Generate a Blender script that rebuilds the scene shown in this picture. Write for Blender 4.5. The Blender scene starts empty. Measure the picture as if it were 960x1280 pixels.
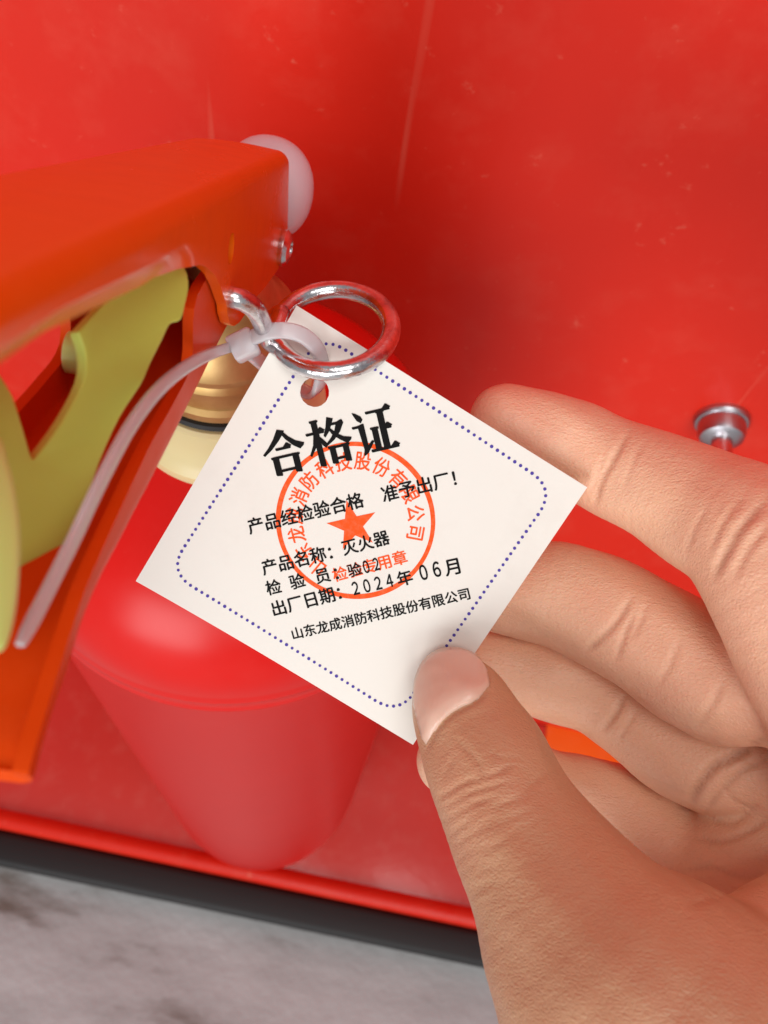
import bpy, bmesh, math, random
import numpy as np
from mathutils import Vector, Matrix
random.seed(4); np.random.seed(4)
scene = bpy.context.scene
col = scene.collection

# ------------------------------------------------------------------ camera
# the phone leans over an upright extinguisher standing in a low cabinet.
# world: z up, y away from the person, metres; extinguisher foot at the origin
F = 1108.0                                   # focal length in units of a 960 x 1280 frame
_D = np.array([-.111, .528, 1.0]); _D /= np.linalg.norm(_D)
_up = -_D
_y = np.array([0, 0, 1.0]) - _up * _up[2]; _y /= np.linalg.norm(_y)
_x = np.cross(_y, _up)
RW = np.array([_x, _y, _up])                 # camera frame (x right, y down, z ahead) to world
CAM = -RW @ (233 * np.array([-.185, -.0406, 1]) + 440 * _D)             # mm
def ray(px, py): return RW @ np.array([(px - 480) / F, (py - 640) / F, 1.0])
def at(px, py, depth): return (CAM + ray(px, py) * depth)            # mm, world
def on(px, py, axis, v):
    d = ray(px, py); return CAM + d * ((v - CAM[axis]) / d[axis])
def c2w(p): return (np.asarray(p) @ RW.T) + CAM

cam_d = bpy.data.cameras.new('camera'); cam = bpy.data.objects.new('camera', cam_d); col.objects.link(cam)
M = Matrix.Identity(4)
for i in range(3):
    M[i][0] = RW[i, 0]; M[i][1] = -RW[i, 1]; M[i][2] = -RW[i, 2]; M[i][3] = CAM[i] / 1000
cam.matrix_world = M
cam_d.sensor_fit = 'VERTICAL'; cam_d.sensor_height = 6.4; cam_d.sensor_width = 4.8
cam_d.lens = 6.4 * F / 1280
cam_d.clip_start = .003; cam_d.clip_end = 50
cam_d.dof.use_dof = True; cam_d.dof.focus_distance = .141; cam_d.dof.aperture_fstop = cam_d.lens / 1.0
scene.camera = cam

# ------------------------------------------------------------------ light: soft indoor ceiling light, plus two added front fill lamps
w = bpy.data.worlds.new('World'); scene.world = w; w.use_nodes = True
bg = w.node_tree.nodes['Background']; bg.inputs[0].default_value = (.93, .96, 1.0, 1); bg.inputs[1].default_value = .36
def area(name, loc, target, size, power, colr):
    l = bpy.data.lights.new(name, 'AREA'); l.size = size; l.energy = power; l.color = colr
    o = bpy.data.objects.new(name, l); col.objects.link(o); o.location = loc
    o.rotation_euler = (Vector(target) - Vector(loc)).to_track_quat('-Z', 'Y').to_euler()
    return o
area('ceiling_light', (.3, -.7, 2.2), (0, 0, .45), .8, 12, (1, .98, .95))
area('front_fill_left', (-.45, -1.9, .72), (0, .0, .3), 1.0, 24, (.98, .985, 1))  # added fill lamp, low in front, to brighten the body front and wall
area('front_fill_right', (.75, -1.9, 1.3), (0, .05, .4), .8, 13, (1, .985, .96))  # added fill lamp for the hand and the glare on the right wall
vs = scene.view_settings
vs.view_transform = 'Standard'; vs.look = 'None'; vs.exposure = -0.13; vs.gamma = 1.0; vs.use_curve_mapping = False
scene.cycles.use_denoising = True
scene.cycles.max_bounces = 8

# ------------------------------------------------------------------ materials
def mat(name, colr, rough=.5, metal=0, spec=.5, coat=0, sss=0, sssr=(1, .35, .2), scl=.002, trans=0, ior=1.45, emit=None):
    m = bpy.data.materials.new(name); m.use_nodes = True
    b = m.node_tree.nodes['Principled BSDF']
    b.inputs['Base Color'].default_value = (*colr, 1); b.inputs['Roughness'].default_value = rough
    b.inputs['Metallic'].default_value = metal; b.inputs['Specular IOR Level'].default_value = spec
    b.inputs['Coat Weight'].default_value = coat; b.inputs['Coat Roughness'].default_value = .06
    b.inputs['IOR'].default_value = ior; b.inputs['Transmission Weight'].default_value = trans
    if sss:
        b.inputs['Subsurface Weight'].default_value = sss; b.inputs['Subsurface Radius'].default_value = sssr
        b.inputs['Subsurface Scale'].default_value = scl
    return m
class NT:
    def __init__(s, m): s.t = m.node_tree; s.b = s.t.nodes['Principled BSDF']; s.tc = s.t.nodes.new('ShaderNodeTexCoord')
    def n(s, k, **kw):
        o = s.t.nodes.new(k)
        for a, v in kw.items(): setattr(o, a, v)
        return o
    def l(s, a, b): s.t.links.new(a, b)
    def mapping(s, scale, rot=(0, 0, 0)):
        m = s.n('ShaderNodeMapping'); m.inputs['Scale'].default_value = scale; m.inputs['Rotation'].default_value = rot
        s.l(s.tc.outputs['Object'], m.inputs[0]); return m.outputs[0]
    def noise(s, scale, detail=4, rough=.55, vec=None, dist=0):
        o = s.n('ShaderNodeTexNoise'); o.inputs['Scale'].default_value = scale; o.inputs['Detail'].default_value = detail
        o.inputs['Roughness'].default_value = rough; o.inputs['Distortion'].default_value = dist
        s.l(vec or s.tc.outputs['Object'], o.inputs['Vector']); return o.outputs['Fac']
    def vor(s, scale, feature='F1', vec=None):
        o = s.n('ShaderNodeTexVoronoi', feature=feature); o.inputs['Scale'].default_value = scale
        s.l(vec or s.tc.outputs['Object'], o.inputs['Vector']); return o.outputs['Distance']
    def ramp(s, fac, stops):
        r = s.n('ShaderNodeValToRGB'); e = r.color_ramp.elements
        while len(e) < len(stops): e.new(.5)
        for x, (p, c) in zip(e, stops): x.position = p; x.color = (*c, 1) if len(c) == 3 else c
        s.l(fac, r.inputs[0]); return r.outputs[0]
    def mix(s, fac, a, b, blend='MIX'):
        o = s.n('ShaderNodeMix', data_type='RGBA', blend_type=blend)
        for sock, v in ((o.inputs[0], fac), (o.inputs[6], a), (o.inputs[7], b)):
            if isinstance(v, (int, float)): sock.default_value = v
            elif isinstance(v, tuple): sock.default_value = (*v, 1)
            else: s.l(v, sock)
        return o.outputs[2]
    def math(s, op, a, b=0, c=None):
        o = s.n('ShaderNodeMath', operation=op)
        for i, v in enumerate((a, b) if c is None else (a, b, c)):
            if isinstance(v, (int, float)): o.inputs[i].default_value = v
            else: s.l(v, o.inputs[i])
        return o.outputs[0]
    def bump(s, h, dist, strength=1, prev=None):
        o = s.n('ShaderNodeBump'); o.inputs['Distance'].default_value = dist; o.inputs['Strength'].default_value = strength
        s.l(h, o.inputs['Height'])
        if prev: s.l(prev, o.inputs['Normal'])
        return o.outputs[0]
    def set(s, name, v): s.l(v, s.b.inputs[name])

def paint(name, c1, c2, rough=.25, coat=.3, dust=.15, dustcol=(.55, .42, .38), scale=1.0, scratch=0, bmp=.2, spec=.32, rn=.16, speck=None):
    m = mat(name, c1, rough, coat=coat, spec=spec); t = NT(m)
    base = t.mix(t.noise(9 * scale, 3), c1, c2)
    d = t.math('MULTIPLY', t.ramp(t.noise(60 * scale, 6, .65), [(.5, (0, 0, 0)), (.78, (1, 1, 1))]), dust)
    base = t.mix(d, base, dustcol)
    sp = t.ramp(t.noise(420 * scale if speck is None else 210, 3, .6), [(.67, (0, 0, 0)), (.77, (1, 1, 1))])
    base = t.mix(t.math('MULTIPLY', sp, dust * 1.6 if speck is None else speck), base, dustcol)
    if scratch:
        v = t.mapping((70, 70, 2.2), (0, .12, 0))
        s_ = t.ramp(t.noise(1.0, 3, .5, v), [(.66, (0, 0, 0)), (.72, (1, 1, 1))])
        msk = t.ramp(t.noise(7, 2), [(.48, (0, 0, 0)), (.62, (1, 1, 1))])
        base = t.mix(t.math('MULTIPLY', t.math('MULTIPLY', s_, msk), scratch), base, dustcol)
    t.set('Base Color', base)
    t.set('Roughness', t.math('ADD', t.math('MULTIPLY', t.noise(35 * scale, 5), rn), rough - rn * .45))
    t.set('Normal', t.bump(t.noise(170, 3), .0004, bmp))
    return m

M_cab = paint('cabinet_red', (.76, .027, .009), (.66, .017, .007), .40, .05, .10, (.80, .24, .15), 1, .85, spec=.42, speck=.30)
M_floor = paint('cabinet_floor_red', (.62, .06, .045), (.52, .035, .027), .20, .10, .12, (.70, .34, .27), spec=.5)  # dusty pinkish red, with the floor's bright reflection painted into the colour
M_lever = paint('lever_orange', (.88, .135, .004), (.84, .115, .003), .24, .12, .04, (.8, .25, .1), 3, spec=.18)
M_handle = paint('handle_orange', (.74, .070, .004), (.68, .058, .004), .38, 0, .04, (.8, .25, .1), 3, spec=.05)
M_body = paint('body_red', (.72, .008, .004), (.66, .006, .003), .30, .0, .02, (.8, .3, .25), 2, bmp=.0, spec=.36, rn=.02)
M_steel = mat('chromed_steel', (.72, .71, .72), .17, 1)
t = NT(M_steel); nz = t.noise(160, 6, .7)
t.set('Roughness', t.math('ADD', t.math('MULTIPLY', t.noise(260, 5, .7), .4), .02))
t.set('Base Color', t.ramp(nz, [(.32, (.34, .29, .31)), (.55, (.74, .72, .73)), (.8, (.88, .87, .86))]))
t.set('Normal', t.bump(t.noise(420, 5, .6), .0003, .5))
M_zinc = mat('zinc_steel', (.52, .51, .54), .34, 1)
M_brass = mat('brass', (.78, .52, .20), .28, 1)
t = NT(M_brass); t.set('Base Color', t.ramp(t.noise(90, 5), [(.3, (.48, .29, .10)), (.7, (.74, .52, .23))]))
t.set('Roughness', t.math('ADD', t.math('MULTIPLY', t.noise(120, 4), .22), .36))
M_cream = mat('cream_plastic', (.74, .65, .34), .35, sss=.3, sssr=(1, .8, .4), scl=.003)
M_rubber = mat('black_rubber', (.012, .012, .012), .6)
M_green = mat('luminous_green_plastic', (.44, .42, .07), .42, sss=.25, sssr=(.8, 1, .3), scl=.003)
t = NT(M_green); t.set('Base Color', t.mix(t.noise(45, 4), (.54, .66, .12), (.45, .54, .085))); t.set('Normal', t.bump(t.noise(300, 3), .0003, .2))
M_lime = mat('pale_green_plastic', (.62, .80, .24), .38, sss=.35, sssr=(.8, 1, .3), scl=.004)
M_cap = mat('white_plastic', (.84, .81, .86), .3, trans=.25, sss=.6, sssr=(1, .9, 1), scl=.006)
M_tie = mat('nylon_white', (.82, .81, .84), .25, sss=.5, sssr=(1, .95, 1), scl=.002, trans=.5)
M_card = mat('white_card', (.84, .835, .80), .32, spec=.45)
t = NT(M_card); t.set('Base Color', t.mix(t.math('MULTIPLY', t.ramp(t.noise(55, 6, .7), [(.55, (0, 0, 0)), (.8, (1, 1, 1))]), .35), t.mix(t.noise(70, 4), (.80, .785, .72), (.77, .752, .685)), (.66, .62, .55))); t.set('Normal', t.bump(t.noise(900, 3), .00004, .35))
M_black = mat('black_ink', (.008, .008, .008), .6, spec=.08)
M_purple = mat('purple_ink', (.085, .06, .34), .6, spec=.1)
M_stamp = mat('orange_red_ink', (.86, .075, .012), .6, spec=.1)
t = NT(M_stamp); t.set('Base Color', t.mix(t.ramp(t.noise(900, 4, .7), [(.45, (0, 0, 0)), (.75, (.4, .4, .4))]), (.88, .095, .014), (.88, .28, .16)))
M_ground = mat('ground_concrete', (.35, .34, .33), .8)
t = NT(M_ground); gcol = t.ramp(t.noise(7, 6, .6, t.mapping((1, 3.2, 1), (0, 0, .25))), [(.30, (.13, .095, .075)), (.43, (.37, .36, .355)), (.6, (.45, .445, .44)), (.8, (.56, .55, .54))])
t.set('Base Color', gcol); t.set('Normal', t.bump(t.noise(120, 6), .002, .4))

# ------------------------------------------------------------------ mesh helpers (mm in, metres out)
def empty(name, loc=(0, 0, 0)):
    o = bpy.data.objects.new(name, None); col.objects.link(o); o.location = Vector(loc) / 1000; o.empty_display_size = .02
    return o
def tag(o, label, cat, group=None):
    o['label'] = label; o['category'] = cat
    if group: o['group'] = group
def mesh_obj(name, verts, faces, m, parent=None, smooth=35):
    me = bpy.data.meshes.new(name)
    me.from_pydata([tuple(float(c) / 1000 for c in v) for v in verts], [], faces); me.validate()
    bm = bmesh.new(); bm.from_mesh(me); bmesh.ops.recalc_face_normals(bm, faces=bm.faces); bm.to_mesh(me); bm.free()
    if smooth:
        me.shade_smooth(); me.set_sharp_from_angle(angle=math.radians(smooth))
    me.materials.append(m)
    o = bpy.data.objects.new(name, me); col.objects.link(o)
    if parent:
        o.parent = parent; p = parent; off = Vector((0, 0, 0))
        while p: off += p.location; p = p.parent
        o.location = -off                                   # meshes are in world coordinates
    return o
def bake(o):
    bpy.context.view_layer.update()
    dg = bpy.context.evaluated_depsgraph_get()
    me = bpy.data.meshes.new_from_object(o.evaluated_get(dg)); o.modifiers.clear(); o.data = me
def solid(o, th, offset=-1, bev=0):
    s = o.modifiers.new('s', 'SOLIDIFY'); s.thickness = th / 1000; s.offset = offset; s.use_even_offset = True
    if bev:
        b = o.modifiers.new('b', 'BEVEL'); b.width = bev / 1000; b.segments = 2; b.limit_method = 'ANGLE'; b.angle_limit = math.radians(50)
    bake(o)
    q = bmesh.new(); q.from_mesh(o.data); bmesh.ops.recalc_face_normals(q, faces=q.faces); q.to_mesh(o.data); q.free()
    o.data.shade_smooth(); o.data.set_sharp_from_angle(angle=math.radians(40))
def lathe(name, prof, m, parent, cx=0, cy=0, n=96, smooth=30):
    v, f = [], []
    for r, z in prof:
        for k in range(n):
            a = 2 * math.pi * k / n; v.append((cx + r * math.cos(a), cy + r * math.sin(a), z))
    for i in range(len(prof) - 1):
        for k in range(n):
            f.append((i * n + k, i * n + (k + 1) % n, (i + 1) * n + (k + 1) % n, (i + 1) * n + k))
    f.append(tuple(range(n))[::-1]); f.append(tuple(range((len(prof) - 1) * n, len(prof) * n)))
    return mesh_obj(name, v, f, m, parent, smooth)
def spline(pts, sub=6):
    p = np.array(pts, float); out = []
    q = np.vstack([2 * p[0] - p[1], p, 2 * p[-1] - p[-2]])
    for i in range(1, len(q) - 2):
        for s in np.arange(sub) / sub:
            a, b, c, d = q[i - 1], q[i], q[i + 1], q[i + 2]
            out.append(.5 * (2 * b + (c - a) * s + (2 * a - 5 * b + 4 * c - d) * s * s + (3 * b - a - 3 * c + d) * s ** 3))
    out.append(p[-1]); return np.array(out)
def tube_data(path, rad, n=16, flat=None, side=None):
    """sweep a circle (or a flat rounded section along 'side') on a path; returns verts, faces"""
    path = np.array(path); N = len(path); rad = np.broadcast_to(rad, (N,))
    T = np.gradient(path, axis=0); T /= np.linalg.norm(T, axis=1)[:, None]
    u = np.array(side if side is not None else (0.3, .2, 1.0)); v, f = [], []
    for i in range(N):
        u = u - T[i] * (u @ T[i]); u = u / np.linalg.norm(u); w_ = np.cross(T[i], u)
        for k in range(n):
            a = 2 * math.pi * k / n
            ca, sa = math.cos(a), math.sin(a)
            if flat:
                e = .5; ca = math.copysign(abs(ca) ** e, ca); sa = math.copysign(abs(sa) ** e, sa)
                v.append(path[i] + u * ca * rad[i] + w_ * sa * flat)
            else: v.append(path[i] + (u * ca + w_ * sa) * rad[i])
    for i in range(N - 1):
        for k in range(n): f.append((i * n + k, i * n + (k + 1) % n, (i + 1) * n + (k + 1) % n, (i + 1) * n + k))
    f.append(tuple(range(n))[::-1]); f.append(tuple(range((N - 1) * n, N * n)))
    return v, f
def box(name, lo, hi, m, parent=None, bev=.8):
    x0, y0, z0 = lo; x1, y1, z1 = hi
    v = [(x, y, z) for z in (z0, z1) for x, y in ((x0, y0), (x1, y0), (x1, y1), (x0, y1))]
    f = [(0, 3, 2, 1), (4, 5, 6, 7), (0, 1, 5, 4), (1, 2, 6, 5), (2, 3, 7, 6), (3, 0, 4, 7)]
    o = mesh_obj(name, v, f, m, parent, None)
    if bev:
        b = o.modifiers.new('b', 'BEVEL'); b.width = bev / 1000; b.segments = 3; bake(o); o.data.shade_smooth(); o.data.set_sharp_from_angle(angle=math.radians(50))
    return o
def plate(name, outline, x0, x1, m, parent, bev=.5):
    """closed outline of (y,z) points, extruded from x0 to x1"""
    bm = bmesh.new(); vs_ = [bm.verts.new((x0 / 1000, y / 1000, z / 1000)) for y, z in outline]
    fc = bm.faces.new(vs_); r = bmesh.ops.extrude_face_region(bm, geom=[fc])
    for g in r['geom']:
        if isinstance(g, bmesh.types.BMVert): g.co.x = x1 / 1000
    bmesh.ops.recalc_face_normals(bm, faces=bm.faces)
    me = bpy.data.meshes.new(name); bm.to_mesh(me); bm.free(); me.materials.append(m); me.transform(Matrix.Rotation(math.radians(4.6), 4, 'Z'))
    o = bpy.data.objects.new(name, me); col.objects.link(o); o.parent = parent; o.location = -parent.location
    b = o.modifiers.new('b', 'BEVEL'); b.width = bev / 1000; b.segments = 3; b.limit_method = 'ANGLE'; b.angle_limit = math.radians(50); bake(o)
    o.data.shade_smooth(); o.data.set_sharp_from_angle(angle=math.radians(40))
    return o

# ------------------------------------------------------------------ the setting: cabinet and ground
g = mesh_obj('ground', [(-1500, -1500, -22), (1500, -1500, -22), (1500, 1500, -22), (-1500, 1500, -22)], [(0, 1, 2, 3)], M_ground, None, None)
g['kind'] = 'structure'
cab = empty('fire_cabinet', (0, 70, 0))
tag(cab, 'glossy red metal cabinet around the extinguisher, with a black seal along its front edge', 'cabinet')
box('back_panel', (-300, 88, -18), (350, 92, 900), M_cab, cab, .6)
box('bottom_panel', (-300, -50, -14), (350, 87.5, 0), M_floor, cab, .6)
box('side_panel', (-304, -58, -18), (-300.5, 92, 900), M_cab, cab, .6)
box('side_panel', (350.5, -58, -18), (354, 92, 900), M_cab, cab, .6)
v, f = [], []
prof = [(-46, .3), (-47.5, 2.5), (-50, 4.6), (-54, 5.2), (-57, 4.2), (-58.5, 1), (-58.5, -14)]
for X in np.linspace(-300, 350, 31):
    for y_, z_ in prof: v.append((X, y_, z_))
for i in range(30):
    for k in range(len(prof) - 1):
        a = i * len(prof) + k; f.append((a, a + 1, a + 1 + len(prof), a + len(prof)))
o = mesh_obj('front_lip', v, f, M_cab, cab, 60); solid(o, 1.2)
box('seal_strip', (-300, -80, -21.5), (350, -59.2, 1.0), M_rubber, cab, 4)
bp = on(902, 524, 1, 88)
bt = lathe('bolt', [(9.6, 0), (9.6, 1.6), (9.0, 2.4), (8.2, 2.6), (8.2, 6.5), (7.4, 8.4), (5.2, 9.6), (0.1, 9.9)], M_zinc, cab, 0, 0, 32)
bt.data.transform(Matrix.Translation(Vector(bp) / 1000) @ Matrix.Rotation(math.radians(90), 4, 'X'))
bw = lathe('threaded_end', [(3.6, 9), (3.6, 18), (3.0, 19), (.1, 19.2)], M_steel, None, 0, 0, 24)
bw.data.transform(Matrix.Translation(Vector(bp) / 1000) @ Matrix.Rotation(math.radians(90), 4, 'X'))
bw.parent = bt

# ------------------------------------------------------------------ the extinguisher
AX, AY = 4.0, 0.0
ext = empty('fire_extinguisher', (AX, AY, 0))
tag(ext, 'glossy red fire extinguisher with orange squeeze levers and brass valve, standing in the cabinet', 'extinguisher')
prof = [(34, 1.2), (38, .2), (40.5, .6), (42.5, 3), (45.5, 8), (49.2, 16), (52.3, 26), (54.8, 38), (56.6, 54), (57.5, 72), (57.8, 95), (57.8, 425), (58.0, 426), (58.3, 427), (58.0, 428), (57.8, 429), (57.9, 432), (58.25, 433), (58.25, 434.4), (57.8, 435.6)]
for u in np.linspace(0, 1, 60)[1:]:
    a = u * math.radians(78); r = 57.7 * math.cos(a) ** (2 / 2.05); z = 436 + 42 * math.sin(a) ** (2 / 2.05)
    if r > 21.0: prof.append((r, z))
prof += [(20.5, prof[-1][1] + .2), (17, prof[-1][1] + .2)]
ztop = prof[-1][1]
lathe('body', prof, M_body, ext, AX, AY, 180, 40)
lathe('foot_ring', [(37, -.05), (41.6, 0), (42.4, 1), (42.4, 4), (41.4, 5), (38, 5)], M_rubber, ext, AX, AY, 96)
zc = ztop - 1.5
lathe('neck_ring', [(21.6, zc), (22.4, zc + 1), (22.4, zc + 3.5), (21.6, zc + 4.6), (20.4, zc + 6.5), (19.6, zc + 12), (19.2, zc + 15.6), (18.4, zc + 16.4), (14, zc + 16.4)], M_cream, ext, AX, AY)
lathe('seal_ring', [(16, zc + 16.1), (17.6, zc + 16.4), (18.1, zc + 17.1), (17.6, zc + 17.9), (16, zc + 18.2)], M_rubber, ext, AX, AY)
zb = zc + 18
vb = lathe('valve_body', [(15, zb - 1.5), (16.8, zb + .1), (17.2, zb + .7), (17.2, zb + 2.6), (16.6, zb + 3.2), (16.2, zb + 3.6), (16.2, zb + 7), (16.6, zb + 7.5), (16.6, zb + 9.2), (16.0, zb + 9.8), (15.6, zb + 10.4), (16.1, zb + 11), (16.1, zb + 12.4), (15, zb + 13.4), (12.5, zb + 17),
      (11, zb + 21), (10.5, zb + 27), (10.5, zb + 34), (9, zb + 36), (1, zb + 36)], M_brass, ext, AX, AY)
# pressure-side boss of the valve
pv, pf = tube_data([(3, 0, zb + 27), (2, 14, zb + 29), (2, 21, zb + 30)], [8.5, 8.5, 7.5], 32); mesh_obj('valve_port', pv, pf, M_brass, ext)
# rounded white plastic cap behind the lever
cc = at(334, 236, 187)
cv, cf = [], []
for i in range(25):
    th = math.pi * i / 24
    for k in range(48):
        ph = 2 * math.pi * k / 48
        e = lambda c_: math.copysign(abs(c_) ** .93, c_)
        cv.append((cc[0] + 9.7 * e(math.sin(th) * math.cos(ph)), cc[1] + 10.2 * e(math.cos(th)), cc[2] + 10.4 * e(math.sin(th) * math.sin(ph))))
for i in range(24):
    for k in range(48): cf.append((i * 48 + k, i * 48 + (k + 1) % 48, (i + 1) * 48 + (k + 1) % 48, (i + 1) * 48 + k))
mesh_obj('plastic_cap', cv, cf, M_cap, ext, 180)

# squeeze lever: a folded channel leaning up towards the person
# head frame: the levers are turned a few degrees about the valve axis
PSI = math.radians(4.6); HX = np.array([math.cos(PSI), math.sin(PSI), 0]); HY = np.array([-math.sin(PSI), math.cos(PSI), 0])
RH = np.array([HX, HY, [0, 0, 1.0]])
def h2w(p): return np.asarray(p) @ RH
def onh(px, py, xh):
    d = RH @ ray(px, py); c = RH @ CAM; return c + d * ((xh - c[0]) / d[0])
A0 = RH @ at(232, 170, 165); F0 = onh(360, 205, A0[0] + 19.4)
dl = RH @ (RW @ (-np.array([.026, -.467, 1.0]))); LD = dl[1:] / np.linalg.norm(dl[1:]); LN = np.array([-LD[1], LD[0]]) * (1 if LD[0] > 0 else -1)
if LN[1] < 0: LN = -LN
LO = A0[1:]; XR, XL, FR = A0[0] + 19.4, A0[0], 2.4
def lev(t_, n_): return LO + LD * t_ + LN * n_
def ltn(px, py): q = onh(px, py, XR)[1:] - LO; return q @ LD, q @ LN
HT = sorted((ltn(*p)[0], -ltn(*p)[1]) for p in [(345, 340), (333, 357), (320, 372), (310, 388), (300, 402), (292, 408), (285, 408), (277, 400), (272, 388), (268, 368), (262, 350), (252, 338), (243, 335), (225, 341), (192, 364), (131, 395), (79, 421), (0, 482)])
HT = [(min(0, HT[0][0] - 1), HT[0][1])] + HT
TE = HT[-1][0] + 14
HT += [(TE - 6, HT[-1][1] - .5), (TE, HT[-1][1] - 3.5)]
_re = ltn(362, 290)
T0 = [(0, 0), (-_re[1], _re[0] * .75), (HT[0][1], HT[0][0] + .5)]
0 and print('lever', XR, XL, LO, LD, LN, [(round(a, 1), round(b, 1)) for a, b in HT], T0)
ts = np.linspace(0, TE, 130)
rows = []
for s_ in ts:
    h = max(4.4, np.interp(s_, *zip(*HT))); row = []
    lip = np.clip((s_ - ltn(236, 336)[0]) / 10, 0, 1)
    def side(x0, sg):
        pts = []
        lh = min(3.0, h * .35)
        if lip > 0:
            pts += [(x0 - sg * 1.5 * lip, h), (x0 - sg * .7 * lip, h - .5 * lh), (x0 - sg * .05 * lip, h - lh)]
        else: pts += [(x0, h), (x0, h - .5 * lh), (x0, h - lh)]
        pts += [(x0, q) for q in np.linspace(h - lh, FR, 16)[1:]]
        for a in np.linspace(0, math.pi / 2, 8)[1:]:
            pts.append((x0 - sg * FR * (1 - math.cos(a)), FR * (1 - math.sin(a))))
        return pts
    L_, R_ = side(XL, -1), side(XR, 1)
    sec = L_ + [((XL + FR) + (XR - XL - 2 * FR) * q, -.35 * math.sin(math.pi * q)) for q in np.linspace(0, 1, 8)[1:-1]] + R_[::-1]
    for x, hn in sec:
        t0 = np.interp(max(hn, 0), *zip(*T0)); tt = t0 + (TE - t0) * s_ / TE
        yz = lev(tt, -hn); row.append(h2w((x, yz[0], yz[1])))
    rows.append(row)
nr = len(rows[0]); v = [p for r in rows for p in r]; f = []
for i in range(len(rows) - 1):
    for k in range(nr - 1): a = i * nr + k; f.append((a, a + 1, a + 1 + nr, a + nr))
hh_ = h2w(onh(289, 311, XR)); HRAD = 2.1
v = [np.array(q, float) for q in v]
near = lambda fc: abs((sum(v[k] for k in fc) / 4 - hh_) @ HX) < 1.0 and np.linalg.norm(sum(v[k] for k in fc) / 4 - hh_) < HRAD * 1.1
gone = [fc for fc in f if near(fc)]; f = [fc for fc in f if not near(fc)]
left_ = {k for fc in f for k in fc}
for k in {k for fc in gone for k in fc} & left_:
    d_ = v[k] - hh_; v[k] = hh_ + d_ / np.linalg.norm(d_) * HRAD
use = sorted(left_); ren = {k: n for n, k in enumerate(use)}
lever = mesh_obj('squeeze_lever', [v[k] for k in use], [tuple(ren[k] for k in fc) for fc in f], M_lever, ext, 60)
solid(lever, 1.4)
pv, pf = tube_data([hh_ - HX * 5, hh_ - HX * 1.9], 3.2, 24); mesh_obj('hole_shade_plug', pv, pf, M_rubber, ext)  # added black plug that stands in for the shade inside the drilled hole
rvp = h2w(onh(350, 309, XR) + [.3, 0, 0])
rv = lathe('pivot_rivet', [(3.0, -1.5), (3.5, 0), (3.5, .8), (2.9, 1.5), (1.6, 1.9), (1.4, 1.3), (.1, 1.2)], M_steel, None, 0, 0, 32)
rv.data.transform(Matrix.Translation(Vector(rvp) / 1000) @ Matrix.Rotation(math.radians(90), 4, 'Y'))
rv.parent = ext; rv.location = -ext.location

# carrying handle: a channel open upwards, below the lever
bot = spline([(318, 352), (280, 408), (236, 500), (203, 566), (150, 664), (100, 766), (62, 880), (46, 930), (38, 962), (33, 973)], 5)
top = spline([(290, 300), (240, 369), (233, 452), (210, 503), (175, 566), (109, 708), (82, 780), (40, 912), (27, 958), (25, 968)], 5)
XR2, XL2 = XR - 2.3, XL + 2
FLR = 0.0
B_ = [onh(a, b, XR2 + FLR)[1:] for a, b in bot]; T_ = [onh(a, b, XR2)[1:] for a, b in top]
v, f = [], []; sec_n = 0
for b_, t_ in zip(B_, T_):
    b_, t_ = np.array(b_), np.array(t_); d_ = t_ - b_; hgt = np.linalg.norm(d_); d_ /= hgt; row = []
    fr = min(1.8, hgt * .35)
    for q in np.linspace(1, fr / hgt, 5): row.append((XL2, *(b_ + d_ * hgt * q)))
    for a in np.linspace(0, math.pi / 2, 5)[1:]: row.append((XL2 + fr * (1 - math.cos(a)), *(b_ + d_ * fr * (1 - math.sin(a)))))
    for x in np.linspace(XL2 + fr, XR2 + FLR - fr, 6)[1:]: row.append((x, *b_))
    for a in np.linspace(math.pi / 2, 0, 5)[1:]: row.append((XR2 + FLR - fr * (1 - math.cos(a)), *(b_ + d_ * fr * (1 - math.sin(a)))))
    for q in np.linspace(fr / hgt, 1, 5)[1:]: row.append((XR2 + FLR * (1 - q) / (1 - fr / hgt), *(b_ + d_ * hgt * q)))
    sec_n = len(row); v += [h2w(q) for q in row]
for i in range(len(B_) - 1):
    for k in range(sec_n - 1): a = i * sec_n + k; f.append((a, a + 1, a + 1 + sec_n, a + sec_n))
hd = mesh_obj('carry_handle', v, f, M_handle, ext, 60); solid(hd, 1.3, 0)
# luminous plastic insert standing between the two levers
ol = spline([(98, 415), (107, 443), (104, 478), (79, 526), (50, 566), (41, 573), (35, 557), (26, 526), (9, 482), (-30, 450), (-70, 560), (-60, 740), (-20, 812), (9, 811), (24, 795), (60, 725), (100, 650), (124, 580), (150, 522), (177, 480), (188, 455), (203, 425), (213, 405), (226, 400), (232, 380), (236, 352), (222, 330), (160, 352), (98, 415)], 3)[:-1]
def lean_plate(name, outline, p0, nrm, th, m, bev):
    """closed pixel outline laid on a real leaning plane (point p0, normal nrm) and given thickness behind it"""
    nrm = np.array(nrm) / np.linalg.norm(nrm); pts = []
    for a, b in outline:
        d = ray(a, b); pts.append(CAM + d * (((p0 - CAM) @ nrm) / (d @ nrm)))
    bm = bmesh.new(); fc = bm.faces.new([bm.verts.new(q / 1000) for q in pts]); r = bmesh.ops.extrude_face_region(bm, geom=[fc])
    for g_ in r['geom']:
        if isinstance(g_, bmesh.types.BMVert): g_.co -= Vector(nrm * th / 1000)
    bmesh.ops.recalc_face_normals(bm, faces=bm.faces); me = bpy.data.meshes.new(name); bm.to_mesh(me); bm.free(); me.materials.append(m)
    o = bpy.data.objects.new(name, me); col.objects.link(o); o.parent = ext; o.location = -ext.location
    b = o.modifiers.new('b', 'BEVEL'); b.width = bev / 1000; b.segments = 3; b.limit_method = 'ANGLE'; b.angle_limit = math.radians(50); bake(o)
    o.data.shade_smooth(); o.data.set_sharp_from_angle(angle=math.radians(40)); return o
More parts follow.
